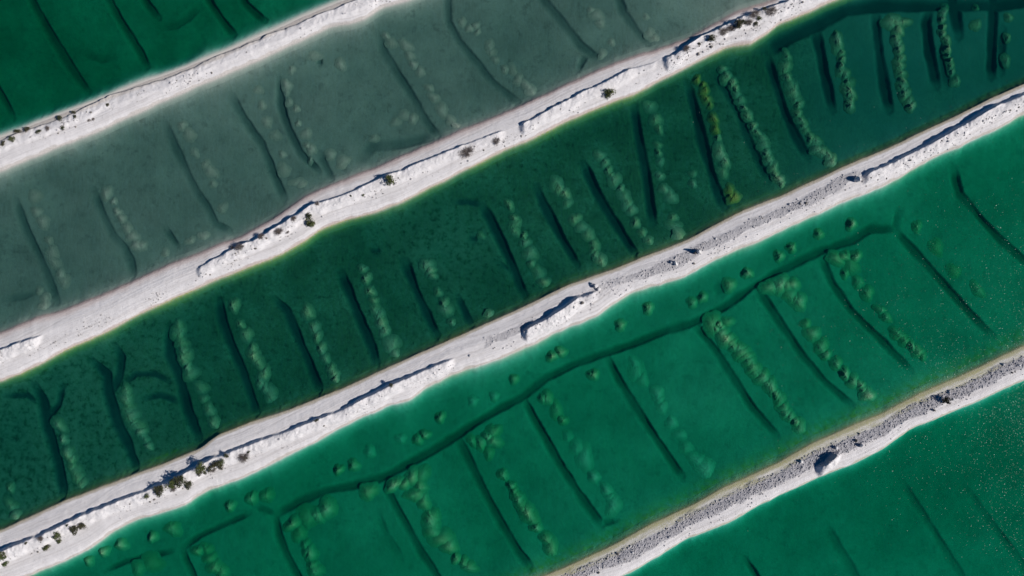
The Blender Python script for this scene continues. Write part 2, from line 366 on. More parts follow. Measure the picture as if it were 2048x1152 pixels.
M_BED = [bed_material('emerald_pond_floor', (.50, .50, .40), (.28, .32, .20), ALG_B, .35, 1.0, (.30, .30, .25)),
         bed_material('grey_pond_floor', (.50, .48, .42), (.40, .39, .34), (.30, .22, .15), .5, .8, (.27, .28, .27)),
         bed_material('dark_pond_floor', (.34, .36, .25), (.15, .18, .09), ALG_Y, .85, 1.2, (.10, .13, .13)),
         bed_material('green_pond_floor', (.50, .50, .40), (.38, .40, .30), ALG_Y, .35, .8, (.22, .24, .21)),
         bed_material('southern_pond_floor', (.50, .50, .40), (.38, .40, .28), ALG_Y, .35, .8, (.26, .28, .25))]
def mound_material(name, low, high, hi2, dark=.3):
    m = mat(name); t = NT(m); g = t.n('TexCoord').outputs['Generated']; sp = t.n('SeparateXYZ'); t.l(g, sp.inputs[0])
    P = t.pos(); n = t.noise(P, 3.4, 5, .8); n2 = t.noise(P, .35, 2, .5)
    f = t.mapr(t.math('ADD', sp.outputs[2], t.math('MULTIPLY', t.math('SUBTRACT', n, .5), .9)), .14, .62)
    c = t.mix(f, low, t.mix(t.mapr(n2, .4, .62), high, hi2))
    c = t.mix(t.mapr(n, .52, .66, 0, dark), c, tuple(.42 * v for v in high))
    t.out(c, .95, n, .25, .9, .1)
    return m
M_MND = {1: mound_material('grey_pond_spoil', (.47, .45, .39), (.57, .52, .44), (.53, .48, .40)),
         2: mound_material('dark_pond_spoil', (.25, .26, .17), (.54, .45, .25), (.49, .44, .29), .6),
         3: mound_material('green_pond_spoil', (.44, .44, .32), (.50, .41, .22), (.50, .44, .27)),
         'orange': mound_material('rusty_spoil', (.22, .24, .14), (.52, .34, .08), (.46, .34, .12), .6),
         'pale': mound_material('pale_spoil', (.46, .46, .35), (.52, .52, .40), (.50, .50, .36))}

def causeway_material(name, white, grey, tan, alg):
    m = mat(name); t = NT(m); P = t.pos(); _, a = t.attr('mask'); st, sx = t.attr('strip')
    n1 = t.noise(P, .35, 5, .6); n2 = t.noise(P, 4.5, 4, .7); n3 = t.noise(P, 13, 3, .7)
    str_ = t.noise(t.scalev(st, (.06, 2.4, 1)), 1.0, 4, .65)
    c = t.mix(t.mapr(n1, .35, .65), white, tuple(v * .90 for v in white))
    c = t.mix(t.math('MULTIPLY', t.mapr(str_, .48, .66), t.math('MULTIPLY', a[2], .8)), c, tuple(v * .74 for v in (white[0], white[1] * .98, white[2] * .96)))
    n4 = t.noise(P, 1.3, 5, .7)
    c = t.mix(t.mapr(n4, .52, .70, 0, .5), c, (white[0] * .74, white[1] * .72, white[2] * .70))
    c = t.mix(t.mapr(n2, .56, .70, 0, .55), c, tuple(v * .55 for v in white))
    g = t.mix(t.mapr(n3, .40, .62), grey, tuple(v * .60 for v in grey)); g = t.mix(t.mapr(n2, .56, .70, 0, .7), g, white)
    c = t.mix(t.math('MULTIPLY', a[0], t.mapr(t.math('ADD', n1, a[0]), .75, 1.2)), c, g)
    tn = t.mix(t.mapr(n2, .4, .65), tan, tuple(v * .72 for v in tan))
    c = t.mix(t.math('MULTIPLY', a[1], t.mapr(t.math('ADD', t.math('MULTIPLY', str_, .7), a[1]), .55, 1.0)), c, tn)
    _, b = t.attr('shore'); fl, _ = t.attr('floor')
    c = t.mix(b[2], c, fl)
    c = t.mix(t.math('MULTIPLY', b[0], t.mapr(n2, .34, .6)), c, alg)
    c = t.mix(b[1], c, (.60, .57, .50))
    t.out(c, .95, t.math('ADD', n2, t.math('MULTIPLY', n3, .5)), .09, .9, .15)
    return m
WHITE = (.77, .725, .695)
M_CAUSE = [causeway_material('north_causeway_marl', WHITE, (.42, .40, .40), (.58, .52, .46), (.45, .42, .30)),
           causeway_material('second_causeway_marl', WHITE, (.44, .42, .42), (.55, .44, .39), (.40, .38, .10)),
           causeway_material('third_causeway_marl', WHITE, (.50, .475, .475), (.52, .46, .38), (.38, .33, .10)),
           causeway_material('south_causeway_marl', WHITE, (.50, .475, .48), (.46, .43, .30), (.40, .37, .15))]

# ------------------------------------------------------------------ pond floors and trenches
def axis(a, b, step, far):
    mid = np.arange(a, b + step / 2, step); out = []; v = 8.0; x = 0
    while x < far: x += v; out.append(x); v *= 1.28
    out = np.array(out)
    return np.concatenate([a - out[::-1], mid, b + out])
gx = axis(-60, 2108, 2.5, 6000); gy = axis(-60, 1212, 2.5, 6000)
GX, GY = np.meshgrid(gx, gy)
FZ, TW, TI, PD, DT, DB = floor_z(GX, GY)
FZ = FZ - .07 * (1 - sstep(9.5, 12, np.minimum(DT, DB)))
shore = np.minimum(DT, DB)
X = (GX - 1024) * S; Y = (576 - GY) * S
V = np.stack([X, Y, FZ], -1).reshape(-1, 3); F = quads(*GX.shape)
N = grid_normals(X, Y, FZ)
def shore_mask(p, x, y, dt, db):
    """algae cover and bare pale shelf along the shores of a pond"""
    patch = vnoise(x, y, 70, 5)
    z = np.zeros(np.shape(x)); al = z.copy(); pale = z.copy()
    al = np.where(p == 2, sstep(20, 3, dt) * (.35 + .9 * patch) + sstep(20, 2, db) * (.6 + .5 * patch), al)
    al = np.where(p == 3, sstep(17, 2, dt) * sstep(-3, 3, dt) * np.clip(patch * 1.5 - .35, 0, 1) + sstep(48, 4, db) * .95, al)
    al = np.where(p == 4, sstep(14, 2, dt) * .35 * patch, al)
    pale = np.where(p == 0, sstep(30, 8, db), pale); pale = np.where(p == 4, sstep(26, 8, dt) * .7, pale); pale = np.where(p == 3, sstep(30, 12, dt) * .4, pale)
    al = al + np.where(p == 2, .9 * np.exp(-((x - 325) / 26) ** 2 - ((y - 918 + (x - 325) * .35) / 9) ** 2), 0)
    return np.clip(al, 0, 1), np.clip(pale, 0, 1)
al, pale = shore_mask(PD, GX, GY, DT, DB)
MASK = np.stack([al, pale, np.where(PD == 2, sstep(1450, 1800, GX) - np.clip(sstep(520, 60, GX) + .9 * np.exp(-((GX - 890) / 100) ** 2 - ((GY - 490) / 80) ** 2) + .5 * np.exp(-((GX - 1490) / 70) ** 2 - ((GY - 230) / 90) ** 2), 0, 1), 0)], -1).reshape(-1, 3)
fc = F[:, 0]
pf = PD.ravel()[fc]; tf = TI.ravel()[fc]; keep = shore.ravel()[F].max(1) > -14
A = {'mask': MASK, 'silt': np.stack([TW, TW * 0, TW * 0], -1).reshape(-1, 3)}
floors = []
for p in range(5):
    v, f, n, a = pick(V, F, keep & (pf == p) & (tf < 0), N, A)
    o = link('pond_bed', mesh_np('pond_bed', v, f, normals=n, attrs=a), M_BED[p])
    describe(o, ['silt floor of the emerald pond in the top left corner', 'grey silt floor of the dull grey pond', 'weedy mottled floor of the darkest green pond', 'smooth silt floor of the wide bright green pond', 'faint silt floor of the pond in the bottom right corner'][p], kd='structure')
    floors.append(o)
for i in range(len(T)):
    sel = keep & (tf == i)
    if sel.sum() < 6: continue
    v, f, n, a = pick(V, F, sel, N, A)
    link('trench', mesh_np('trench', v, f, normals=n, attrs=a), M_BED[T[i][0]], floors[T[i][0]])  # strips drawn in for mound shade come out as trench too
def bed_at(x, y):
    r = floor_z(np.array([[x]], float), np.array([[y]], float)); return float(r[0][0, 0])

# ------------------------------------------------------------------ causeways with their spoil heaps
xin = np.arange(-60, 2108, 1.35); xf = []; v = 4.0; q = 0
while q < 6000: q += v; xf.append(q); v *= 1.28
xs_c = np.concatenate([-60 - np.array(xf)[::-1], xin, 2108 + np.array(xf)])
NV = 92
causeways = []
CAUSE_LABEL = ['northern white marl causeway between the emerald and grey ponds', 'second white marl causeway with scattered bushes below the grey pond', 'third marl causeway running between the dark and bright green ponds', 'southern causeway of grey rubble in the bottom right corner']
for k in range(4):
    ymid = (UP[k](xs_c) + LO[k](xs_c)) / 2
    inframe = (ymid > -110) & (ymid < 1262)
    pos_ = np.arange(len(xs_c)); use = inframe | (pos_ % 14 == 0); xs = xs_c[use]
    u_, l_ = yU(k, xs) - 13, yL(k, xs) + 13
    tt = np.linspace(0, 1, NV)[:, None]
    GYc = u_[None] + (l_ - u_)[None] * tt; GXc = np.broadcast_to(xs[None], GYc.shape).copy()
    lz, idx, rb, du, dl = land(k, GXc, GYc)
    fz, _, _, pd, dt, db = floor_z(GXc, GYc)
    Zc = np.where((du > 0) & (dl > 0), lz + .012, fz + .012)
    Xc = (GXc - 1024) * S; Yc = (576 - GYc) * S
    Vc = np.stack([Xc, Yc, Zc], -1).reshape(-1, 3); Fc = quads(*GXc.shape); Nc = grid_normals(Xc, Yc, Zc)
    e = (GYc - CR[k](GXc)) * C25
    wn = 3 * fbm(GXc, GYc, 18, 400 + k, 3)
    wu = [20, 9, 10, 13][k]; wl = [6, 7, 8, 7][k]
    tan = np.maximum(sstep(wu, wu * .25, du + wn * .6), .8 * sstep(wl, 1.5, dl + wn))
    if k == 1: tan = np.maximum(tan, .65 * sstep(22, 6, du + wn) * np.where(GXc < 1000, 1, .8))
    trod = sstep(.12, .02, np.where(idx >= 0, 1, 0) + 0 * e) * (1 - .3 * tan)
    alg, pl_ = shore_mask(pd, GXc, GYc, dt, db)
    inl = (du > 0) & (dl > 0)
    alg_land = np.zeros(GXc.shape)
    if k == 3: alg_land = .85 * sstep(21, 15, du) * sstep(1, 4, du) * (.35 + .65 * vnoise(GXc, GYc * 3, 30, 9)) + .5 * sstep(5, 0, du)
    if k == 2: alg_land = .35 * sstep(7, 0, du)
    if k == 1: alg_land = .25 * sstep(5, 0, dl)
    alg = np.where(inl, alg_land, alg); pl_ = np.where(inl, 0, pl_)
    Ac = {'mask': np.stack([rb, np.where(inl, tan, tan * (1 - pl_)), trod], -1).reshape(-1, 3),
          'strip': np.stack([GXc * S, dl * S, 0 * dl], -1).reshape(-1, 3),
          'shore': np.stack([alg, pl_, sstep(1, 5, -np.minimum(du, dl))], -1).reshape(-1, 3),
          'floor': np.array(FLOOR_COL)[pd].reshape(-1, 3)}
    ff = idx.ravel()[Fc[:, 0]]
    v, f, n, a = pick(Vc, Fc, ff < 0, Nc, Ac)
    o = link('causeway', mesh_np('causeway', v, f, normals=n, attrs=a), M_CAUSE[k]); describe(o, CAUSE_LABEL[k], kd='structure'); causeways.append(o)
    for i in range(len(RIDGE[k])):
        sel = ff == i
        if sel.sum() < 10: continue
        v, f, n, a = pick(Vc, Fc, sel, Nc, Ac)
        link('spoil_heap', mesh_np('spoil_heap', v, f, normals=n, attrs=a), M_CAUSE[k], o)
def land_at(k, x, y):
    return float(land(k, np.array([[x]], float), np.array([[y]], float))[0][0, 0])

# ------------------------------------------------------------------ water
LIT = .95
MILK = .03
def water(name, p, deep, albedo, choppy):
    path = DEPTH[p] * (1.09 + 1 / math.sin(SUN_EL))
    a = [max(.02, -math.log(max(c, .0006) / (al_ * LIT)) / path) for c, al_ in zip(deep, albedo)]
    m = mat(name); t = NT(m); P = t.pos()
    va = t.n('VolumeAbsorption'); dens = max(a); va.inputs['Density'].default_value = dens; va.inputs['Color'].default_value = (*[1 - v / dens for v in a], 1)
    tr_ = t.n('BsdfTransparent'); gl = t.n('BsdfGlossy'); gl.inputs['Roughness'].default_value = .19; gl.inputs['Color'].default_value = (.11, .11, .11, 1)
    ge = t.n('NewGeometry'); dp = t.n('VectorMath', operation='DOT_PRODUCT'); t.l(ge.outputs['Incoming'], dp.inputs[0]); t.l(ge.outputs['True Normal'], dp.inputs[1])
    fr = t.math('ADD', .02, t.math('MULTIPLY', .98, t.math('POWER', t.math('SUBTRACT', 1.0, t.math('ABSOLUTE', dp.outputs['Value'])), 5.0)))   # Schlick, the same from both sides
    # wavelets: every hand-wide facet of the surface has its own slope
    def cells(scale, off):
        vo = t.n('TexVoronoi'); vo.inputs['Scale'].default_value = scale
        ad = t.n('VectorMath', operation='ADD'); t.l(P, ad.inputs[0]); ad.inputs[1].default_value = off; t.l(ad.outputs[0], vo.inputs['Vector'])
        su = t.n('VectorMath', operation='SUBTRACT'); t.l(vo.outputs['Color'], su.inputs[0]); su.inputs[1].default_value = (.5, .5, .5); return su.outputs[0]
    c1, c2, c3 = cells(9.6, (0, 0, .37)), cells(8.4, (31.7, 12.2, .21)), cells(7.2, (7.3, 81.2, .6))
    pw = t.mapr(t.noise(P, .05, 4, .6), .35, .65, .72, 1.15)
    ad = t.n('VectorMath', operation='ADD'); t.l(c1, ad.inputs[0]); t.l(c2, ad.inputs[1])
    ad2 = t.n('VectorMath', operation='ADD'); t.l(ad.outputs[0], ad2.inputs[0]); t.l(c3, ad2.inputs[1])
    sc = t.n('VectorMath', operation='SCALE'); t.l(ad2.outputs[0], sc.inputs[0]); t.l(t.math('MULTIPLY', pw, choppy), sc.inputs['Scale'])
    sx = t.n('SeparateXYZ'); t.l(c2, sx.inputs[0]); steep = t.math('ADD', .72, t.math('MULTIPLY', 1.9, t.math('POWER', t.math('ADD', sx.outputs[2], .5), 5.0)))   # a few wavelets are much steeper
    s2 = t.n('VectorMath', operation='SCALE'); t.l(sc.outputs[0], s2.inputs[0]); t.l(steep, s2.inputs['Scale'])
    fl = t.scalev(s2.outputs[0], (1, 1, 0))
    an = t.n('VectorMath', operation='ADD'); t.l(ge.outputs['True Normal'], an.inputs[0]); t.l(fl, an.inputs[1])
    no = t.n('VectorMath', operation='NORMALIZE'); t.l(an.outputs[0], no.inputs[0]); t.l(no.outputs[0], gl.inputs['Normal'])
    gl.distribution = 'BECKMANN'; mx = t.n('MixShader'); t.l(fr, mx.inputs[0]); t.l(tr_.outputs[0], mx.inputs[1]); t.l(gl.outputs[0], mx.inputs[2])
    o = t.n('OutputMaterial'); t.l(mx.outputs[0], o.inputs['Surface']); vsc = t.n('VolumeScatter'); vsc.inputs['Density'].default_value = MILK; vsc.inputs['Color'].default_value = (.0, .62, 1.0, 1)
    ash = t.n('AddShader'); t.l(va.outputs[0], ash.inputs[0]); t.l(vsc.outputs[0], ash.inputs[1]); t.l(ash.outputs[0], o.inputs['Volume'])
    return m
WCOL = [(.0008, .080, .033), (.050, .114, .090), (.0042, .058, .031), (.0018, .122, .055), (.0010, .124, .057)]
WALB = [(.48, .48, .38), (.48, .46, .40), (.25, .27, .18), (.48, .48, .38), (.48, .48, .38)]
CHOP = [.04, .03, .094, .078, .074]
WLAB = ['still emerald green water in the top left corner pond', 'dull grey green water of the second pond', 'darkest green water of the middle pond', 'bright green water of the wide fourth pond', 'green glinting water in the bottom right corner pond']
wx = np.concatenate([np.arange(-7000, -100, 230.0), np.arange(-100, 2200, 20.0), np.arange(2200, 9000, 230.0)])
for p in range(5):
    top = yMid(p - 1, wx) if p > 0 else yMid(0, wx) - 6000
    bot = yMid(p, wx) if p < 4 else yMid(3, wx) + 6000
    top = top + .5; bot = bot - .5
    n = len(wx); vs_ = []
    for z in (0.0, -9.0):
        for yy in (top, bot):
            vs_.append(np.stack([(wx - 1024) * S, (576 - yy) * S, np.full(n, z)], -1))
    vv = np.concatenate(vs_); i = np.arange(n - 1); a0, a1, b0, b1 = 0, n, 2 * n, 3 * n
    fs = [np.stack([a0 + i, a1 + i, a1 + i + 1, a0 + i + 1], -1), np.stack([b0 + i, b0 + i + 1, b1 + i + 1, b1 + i], -1),
          np.stack([a0 + i, a0 + i + 1, b0 + i + 1, b0 + i], -1), np.stack([a1 + i, b1 + i, b1 + i + 1, a1 + i + 1], -1),
          np.array([[a0, b0, b1, a1]]), np.array([[a0 + n - 1, a1 + n - 1, b1 + n - 1, b0 + n - 1]])]
    o = link('pond_water', mesh_np('pond_water', vv, np.concatenate(fs), smooth=False), water(POND[p] + '_pond_water', p, WCOL[p], WALB[p], CHOP[p]))
    describe(o, WLAB[p], kd='structure')

# ------------------------------------------------------------------ submerged spoil mounds
def mound_mesh(seed, rough=.40):
    nr, ns = 13, 30; vs_ = [(0, 0, 0)]; lob = np.random.default_rng(seed)
    ph = lob.uniform(0, 6.28, 6)
    R = lambda t: 1 + .10 * math.sin(2 * t + ph[0]) + .10 * math.sin(3 * t + ph[1]) + .04 * math.sin(5 * t + ph[2]) + .03 * math.sin(9 * t + ph[3])
    pts = [(0.0, 0.0)]
    for i in range(1, nr + 1):
        for j in range(ns):
            t = 2 * math.pi * j / ns; r = i / nr * 1.24 * R(t); pts.append((r * math.cos(t), r * math.sin(t)))
    P = np.array(pts); rr = np.hypot(P[:, 0], P[:, 1]); tt = np.arctan2(P[:, 1], P[:, 0])
    Rn = rr / np.array([R(t) for t in tt])
    h = np.exp(-1.6 * Rn ** 2.2) - .09 + (rough * fbm(P[:, 0] + seed * 9, P[:, 1], .55, seed, 4, .8)) * np.exp(-.8 * Rn ** 2) * sstep(1.2, .75, Rn)
    h = np.where(Rn > 1.2, -.45, h)
    v = np.stack([P[:, 0], P[:, 1], h], -1); f = []
    for j in range(ns): f.append((0, 1 + j, 1 + (j + 1) % ns))
    for i in range(nr - 1):
        for j in range(ns):
            a = 1 + i * ns + j; b = 1 + i * ns + (j + 1) % ns; c = a + ns; d = b + ns
            f += [(a, c, d), (a, d, b)]
    return mesh_np('mound', v, np.array(f))
MM = {}
def mounds(style):
    if style not in MM:
        MM[style] = [mound_mesh(s + 3, .40 if style in (2, 'orange') else .24) for s in range(6)]
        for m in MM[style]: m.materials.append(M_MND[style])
    return MM[style]
def put_mound(x, y, r, h, style, parent, ang=0.0, st=1.0):
    o = link('mound', random.choice(mounds(style)), None, parent)
    z = max(bed_at(x + a, y + b) for a, b in ((0, 0),)) 
    if -z < .7: r *= .35 + .9 * max(-z, 0)
    cap = -z - .10
    base = parent.location if parent else Vector((0, 0, 0))
    o.location = Vector(((x - 1024) * S, (576 - y) * S, z)) - base
    s = r * S * 1.0
    o.scale = (s * st * random.uniform(.9, 1.1), s * random.uniform(.85, 1.1), min(h * random.uniform(.8, 1.2), max(cap, .08)))
    o.rotation_euler = (0, 0, ang + random.uniform(-.5, .5) + random.choice((0, math.pi)))
    return o
GRP = {1: 'rows of drowned spoil mounds in the grey pond', 2: 'rows of drowned spoil mounds in the dark green pond', 3: 'rows of drowned spoil mounds in the bright green pond'}
ROWS = [
 (1, 'pale mound row right of the leftmost trench in grey pond', 11, .42, 1, '64,393 69,425 76,445 92,480 99,503 104,525 116,550 121,560'),
 (1, 'short pale mound pair at the foot of the leftmost grey pond trench', 11, .42, 1, '75,581 83,602 82,616'),
 (1, 'crisp pale mound row curving beside the second trench in grey pond', 10, .5, 1, '208,383 219,402 229,425 240,438 248,458 259,471 267,487 280,492'),
 (1, 'small group of faint mounds by the bank left of the grey causeway bushes', 10, .35, 1, '325,510 378,480 403,473'),
 (1, 'broken faint mound row beside the third trench in grey pond', 11, .35, 1, '358,250 372,264 385,302 405,330 415,340 420,368 438,414'),
 (1, 'faint mound row between fourth trench and the bowed trench in grey pond', 10, .3, 1, '514,177 521,208 531,243 549,271 563,309 566,340'),
 (1, 'lumpy mound row hugging the bowed trench in grey pond', 9, .42, 1, '578,139 569,167 571,182 573,201 587,215 595,243 608,264 611,288 622,299 620,316'),
 (1, 'two faint mounds near the dark hole above the bowed trench', 10, .32, 1, '622,108 677,118'),
 (1, 'loose cluster of mounds near the bank right of the bowed trench', 10, .38, 1, '660,306 681,330 689,323 590,361 604,368'),
 (1, 'long broken mound row right of the straight trench mid grey pond', 10, .38, 1, '771,66 782,83 809,90 818,108 827,128 841,142 858,174 868,194 886,219 900,240 914,253'),
 (1, 'mound row right of the long S shaped trench in grey pond', 9, .42, 1, '924,42 938,56 952,62 952,45 976,87 983,101 993,115 1009,134 1028,139 1039,156 1059,170 1063,181'),
 (1, 'short mound row between the last two trenches of grey pond', 9, .35, 1, '1184,17 1195,28 1204,45 1226,83 1209,108'),
 (1, 'faint mounds right of the rightmost trench in grey pond', 9, .3, 1, '1292,28 1302,66 1313,76'),
 (1, 'isolated mounds above the crosswise trench in grey pond', 10, .36, 1, '792,240 806,229 823,236 745,276 684,333 681,123'),
 (2, 'ochre mounds at the left edge just above the third causeway', 13, .6, 2, '10,981 17,1016 28,1038'),
 (2, 'ochre mound row right of the forked trench in dark pond', 13, .65, 2, '111,853 122,882 130,908 137,936 149,960 156,971'),
 (2, 'olive mound row below the twin arcs in dark pond', 13, .6, 2, '247,785 250,814 259,834 267,853 278,874 290,894'),
 (2, 'beaded mound row right of the third long trench in dark pond', 13, .7, 2, '351,650 354,671 359,704 365,725 377,748 394,776 403,802 413,825 422,846'),
 (2, 'beaded mound row right of the fourth long trench in dark pond', 13, .7, 2, '464,609 474,650 488,673 503,697 509,723 521,753 517,766 528,780 540,797'),
 (2, 'tight mound row right of the fifth long trench in dark pond', 12.5, .7, 2, '611,624 625,654 630,671 639,695 649,716 661,737 670,761'),
 (2, 'thick mound row above the jagged shadow in dark pond', 13, .75, 2, '723,536 730,558 736,581 745,602 750,622 761,647 769,661 782,694 789,706'),
 (2, 'mound row with bright yellow tops left of the short trench', 12, .7, 2, '853,532 861,550 875,584 889,605 893,622 904,648'),
 (2, 'lone small mounds in the brownish flat of dark pond', 9, .45, 2, '976,629 964,468'),
 (2, 'mound row right of the hooked trench mid dark pond', 12, .65, 2, '1016,411 1030,437 1028,459 1047,470 1052,487 1059,508 1066,525 1079,546 1087,563'),
 (2, 'mound row above the white boulder heap in dark pond', 12, .65, 2, '1115,365 1129,383 1139,402 1153,435 1165,452 1177,470 1188,487 1195,508 1202,522'),
 (2, 'slanting mound row ending below the ninth trench in dark pond', 11, .6, 2, '1202,309 1219,340 1230,358 1243,378 1257,404 1264,421 1276,442 1289,463 1301,484'),
 (2, 'feathery mound row right of the steep tenth trench in dark pond', 12, .65, 2, '1302,208 1313,233 1320,253 1316,288 1323,319 1320,347 1334,378 1341,390'),
 (2, 'two stacked mounds left of the darkest trench', 11, .55, 2, '1388,347 1390,368'),
 (2, 'ragged mounds by the bank left of the darkest trench', 13, .6, 2, '1348,435 1355,456 1358,470'),
 (2, 'narrow rusty mound row right of the darkest trench', 10, .85, 'orange', '1400,153 1408,167 1414,181 1418,195 1421,208 1430,236 1434,254'),
 (2, 'olive lower end of the rusty mound row in dark pond', 12, .75, 2, '1437,271 1445,306 1452,323 1452,344'),
 (2, 'orange mounds beside the bank at the foot of the darkest trench', 12, .75, 'orange', '1466,378 1470,397 1463,390'),
 (2, 'long slanting olive mound ridge right of the rusty row', 11, .75, 2, '1449,135 1459,149 1473,174 1483,194 1494,215 1508,247 1528,274 1537,302 1546,323 1553,351 1567,368'),
 (2, 'broad olive mound ridge running down towards the bank, right of the slanting ridge', 13, .75, 2, '1577,111 1574,139 1588,167 1598,194 1603,222 1612,247 1626,271 1643,295 1660,309 1671,323'),
 (2, 'straight mound ridge in dark pond under the channel bend', 12, .85, 2, '1681,66 1681,90 1692,111 1688,125 1695,146 1702,167 1706,188 1706,208'),
 (2, 'straight mound ridge in dark pond with a stray mound at its top', 12, .85, 2, '1789,42 1810,38 1799,69 1806,97 1808,128 1813,156 1820,184 1829,212'),
 (2, 'glittering narrow mound ridge near the top right corner', 10, .85, 2, '1900,7 1893,35 1893,62 1904,90 1907,118 1914,139 1917,156'),
 (2, 'two faint mounds cut by the top edge near the right corner', 11, .6, 2, '1963,10 1962,42'),
 (2, 'faint mound row nearest the right edge of dark pond', 10, .6, 2, '2025,28 2025,69 2025,115'),
 (3, 'low mounds under the channel at the bottom left corner', 12, .5, 3, '271,1144 295,1134'),
 (3, 'hooked mound row at the bottom edge right of the corner channel', 13, .8, 3, '389,1106 406,1106 417,1120 427,1137 437,1148'),
 (3, 'mounds lined along the channel right of the channel bend', 14, .85, 3, '580,1051 615,1037 630,1033 649,1021'),
 (3, 'beaded mound row running off the bottom edge', 11, .8, 3, '597,1075 606,1096 618,1113 621,1134 625,1148'),
 (3, 'fat mound row right of the third leg trench in green pond', 13, .85, 3, '785,971 806,971 820,960 839,952 834,995 844,1009 858,1033 862,1054 863,1068 882,1082 896,1096 914,1122 940,1137 736,988'),
 (3, 'mound cluster in the corner of the fourth leg trench of green pond', 11, .75, 3, '945,884 962,887 973,873 990,865 980,908'),
 (3, 'mound row along the fourth leg trench of green pond', 11, .85, 3, '1004,953 1021,974 1032,992 1042,1012 1056,1030 1063,1040 1073,1056 1094,1082 1105,1099'),
 (3, 'brownish mounds at the head of the fifth leg trench of green pond', 11, .75, 3, '1084,797 1098,801 1111,821 1125,844'),
 (3, 'pale green mounds at the lower end of the fifth leg trench', 12, .55, 'pale', '1139,877 1157,901 1170,919 1188,957 1216,981 1226,1016'),
 (3, 'pale green faint mound row right of the sixth leg trench', 12, .5, 'pale', '1271,730 1285,762 1316,790 1330,818 1344,846 1379,898 1397,922 1417,940'),
 (3, 'long continuous olive mound ridge mid right of green pond', 12, .9, 3, '1428,650 1456,647 1437,660 1449,671 1463,685 1480,699 1494,713 1508,734 1525,751 1540,767 1553,787 1563,804 1577,828 1595,846 1605,856'),
 (3, 'clump of brown mounds at the head of the eighth leg trench', 12, .9, 3, '1546,577 1563,570 1588,567 1584,591 1605,605'),
 (3, 'thin olive mound row below the clump of brown mounds', 10, .85, 3, '1615,650 1629,671 1647,692 1660,713 1678,730 1695,751 1713,766 1733,780 1740,794'),
 (3, 'broken mound row right of the S shaped trench in green pond', 10, .8, 3, '1678,520 1702,511 1720,511 1699,546 1723,564 1740,584 1765,619 1779,633 1799,664 1817,682 1831,695 1855,716'),
 (3, 'barely visible mound row beside the last long trench of green pond', 10, .5, 3, '1841,449 1883,491 1917,539 1963,581'),
]
for p, lab, r, h, style, s in ROWS:
    pts = pl(s); x0, y0 = pts[0]
    if p > 1 and len(pts) > 4:                     # the older rows have slumped into one ridge
        fill = [((a[0] + b[0]) / 2, (a[1] + b[1]) / 2) for a, b in zip(pts[:-1], pts[1:]) if math.dist(a, b) > 19 and ('ridge' in lab or random.random() < .45)]
        pts = sorted(pts + fill, key=lambda q: q[1])
    root = empty('spoil_mound_row', ((x0 - 1024) * S, (576 - y0) * S, bed_at(x0, y0)))
    describe(root, lab, 'mound row', GRP[p])
    for i, (x, y) in enumerate(pts):
        q = pts[min(i + 1, len(pts) - 1)]; q0 = pts[max(i - 1, 0)]
        ang = math.atan2(-(q[1] - q0[1]), q[0] - q0[0])
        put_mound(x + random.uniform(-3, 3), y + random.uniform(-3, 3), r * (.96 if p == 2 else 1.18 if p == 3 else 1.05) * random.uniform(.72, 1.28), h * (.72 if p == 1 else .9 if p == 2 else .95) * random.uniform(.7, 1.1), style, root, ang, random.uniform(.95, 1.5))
LINE = pl('170,1124 201,1106 236,1092 299,1078 339,1061 455,1016 498,1000 528,995 674,943 705,934 737,907 799,880 834,882 848,872 879,837 945,804 988,794 1028,759 1105,713 1122,704 1188,751 1243,650 1299,616 1388,605 1409,595 1463,570 1499,546 1563,511 1588,494 1643,466 1709,447')
ORD = 'first second third fourth fifth sixth seventh eighth ninth tenth eleventh twelfth thirteenth fourteenth fifteenth sixteenth'.split()
nL = len(LINE)
for i, (x, y) in enumerate(LINE):
    big = {339: 16, 498: 14, 528: 15, 236: 14, 1463: 15}.get(x, 12)
    o = put_mound(x, y, big, .8 if x not in (737, 799, 945, 988) else .4, 3 if x not in (737, 799, 945, 988) else 'pale', None)
    o.name = 'spoil_mound'
    e = ORD[i] + ' from the left' if i < 16 else ORD[nL - 1 - i] + ' from the right'
    describe(o, 'lone mound along the bank of the green pond, ' + e + ' in its line', 'mound', 'lone mounds between third causeway and channel')

# ------------------------------------------------------------------ rocks
M_ROCK = mat('marl_rock'); t = NT(M_ROCK); P = t.pos()
t.out(t.mix(t.mapr(t.noise(P, 1.7, 4, .6), .35, .65), (.63, .595, .575), (.41, .385, .375)), .95, t.noise(P, 6, 4, .7), .05, .8)
M_WROCK = mat('white_boulder'); t = NT(M_WROCK); P = t.pos()
t.out(t.mix(t.noise(P, 3, 4, .6), (.78, .74, .70), (.58, .55, .52)), .95, t.noise(P, 5, 4, .7), .08, .8)
M_SHADE_GRAVEL = mat('shade_toned_gravel'); t = NT(M_SHADE_GRAVEL); P = t.pos()
t.out(t.mix(t.noise(P, 1.5, 3, .6), (.50, .47, .45), (.22, .20, .185)), .95)  # gravel toned dark to stand in for the shadows of small lumps
M_DROCK = mat('dark_clod'); t = NT(M_DROCK); P = t.pos()
t.out(t.mix(t.noise(P, 3, 4, .6), (.26, .23, .20), (.13, .115, .10)), .95, t.noise(P, 6, 4, .7), .05, .8)
import bmesh
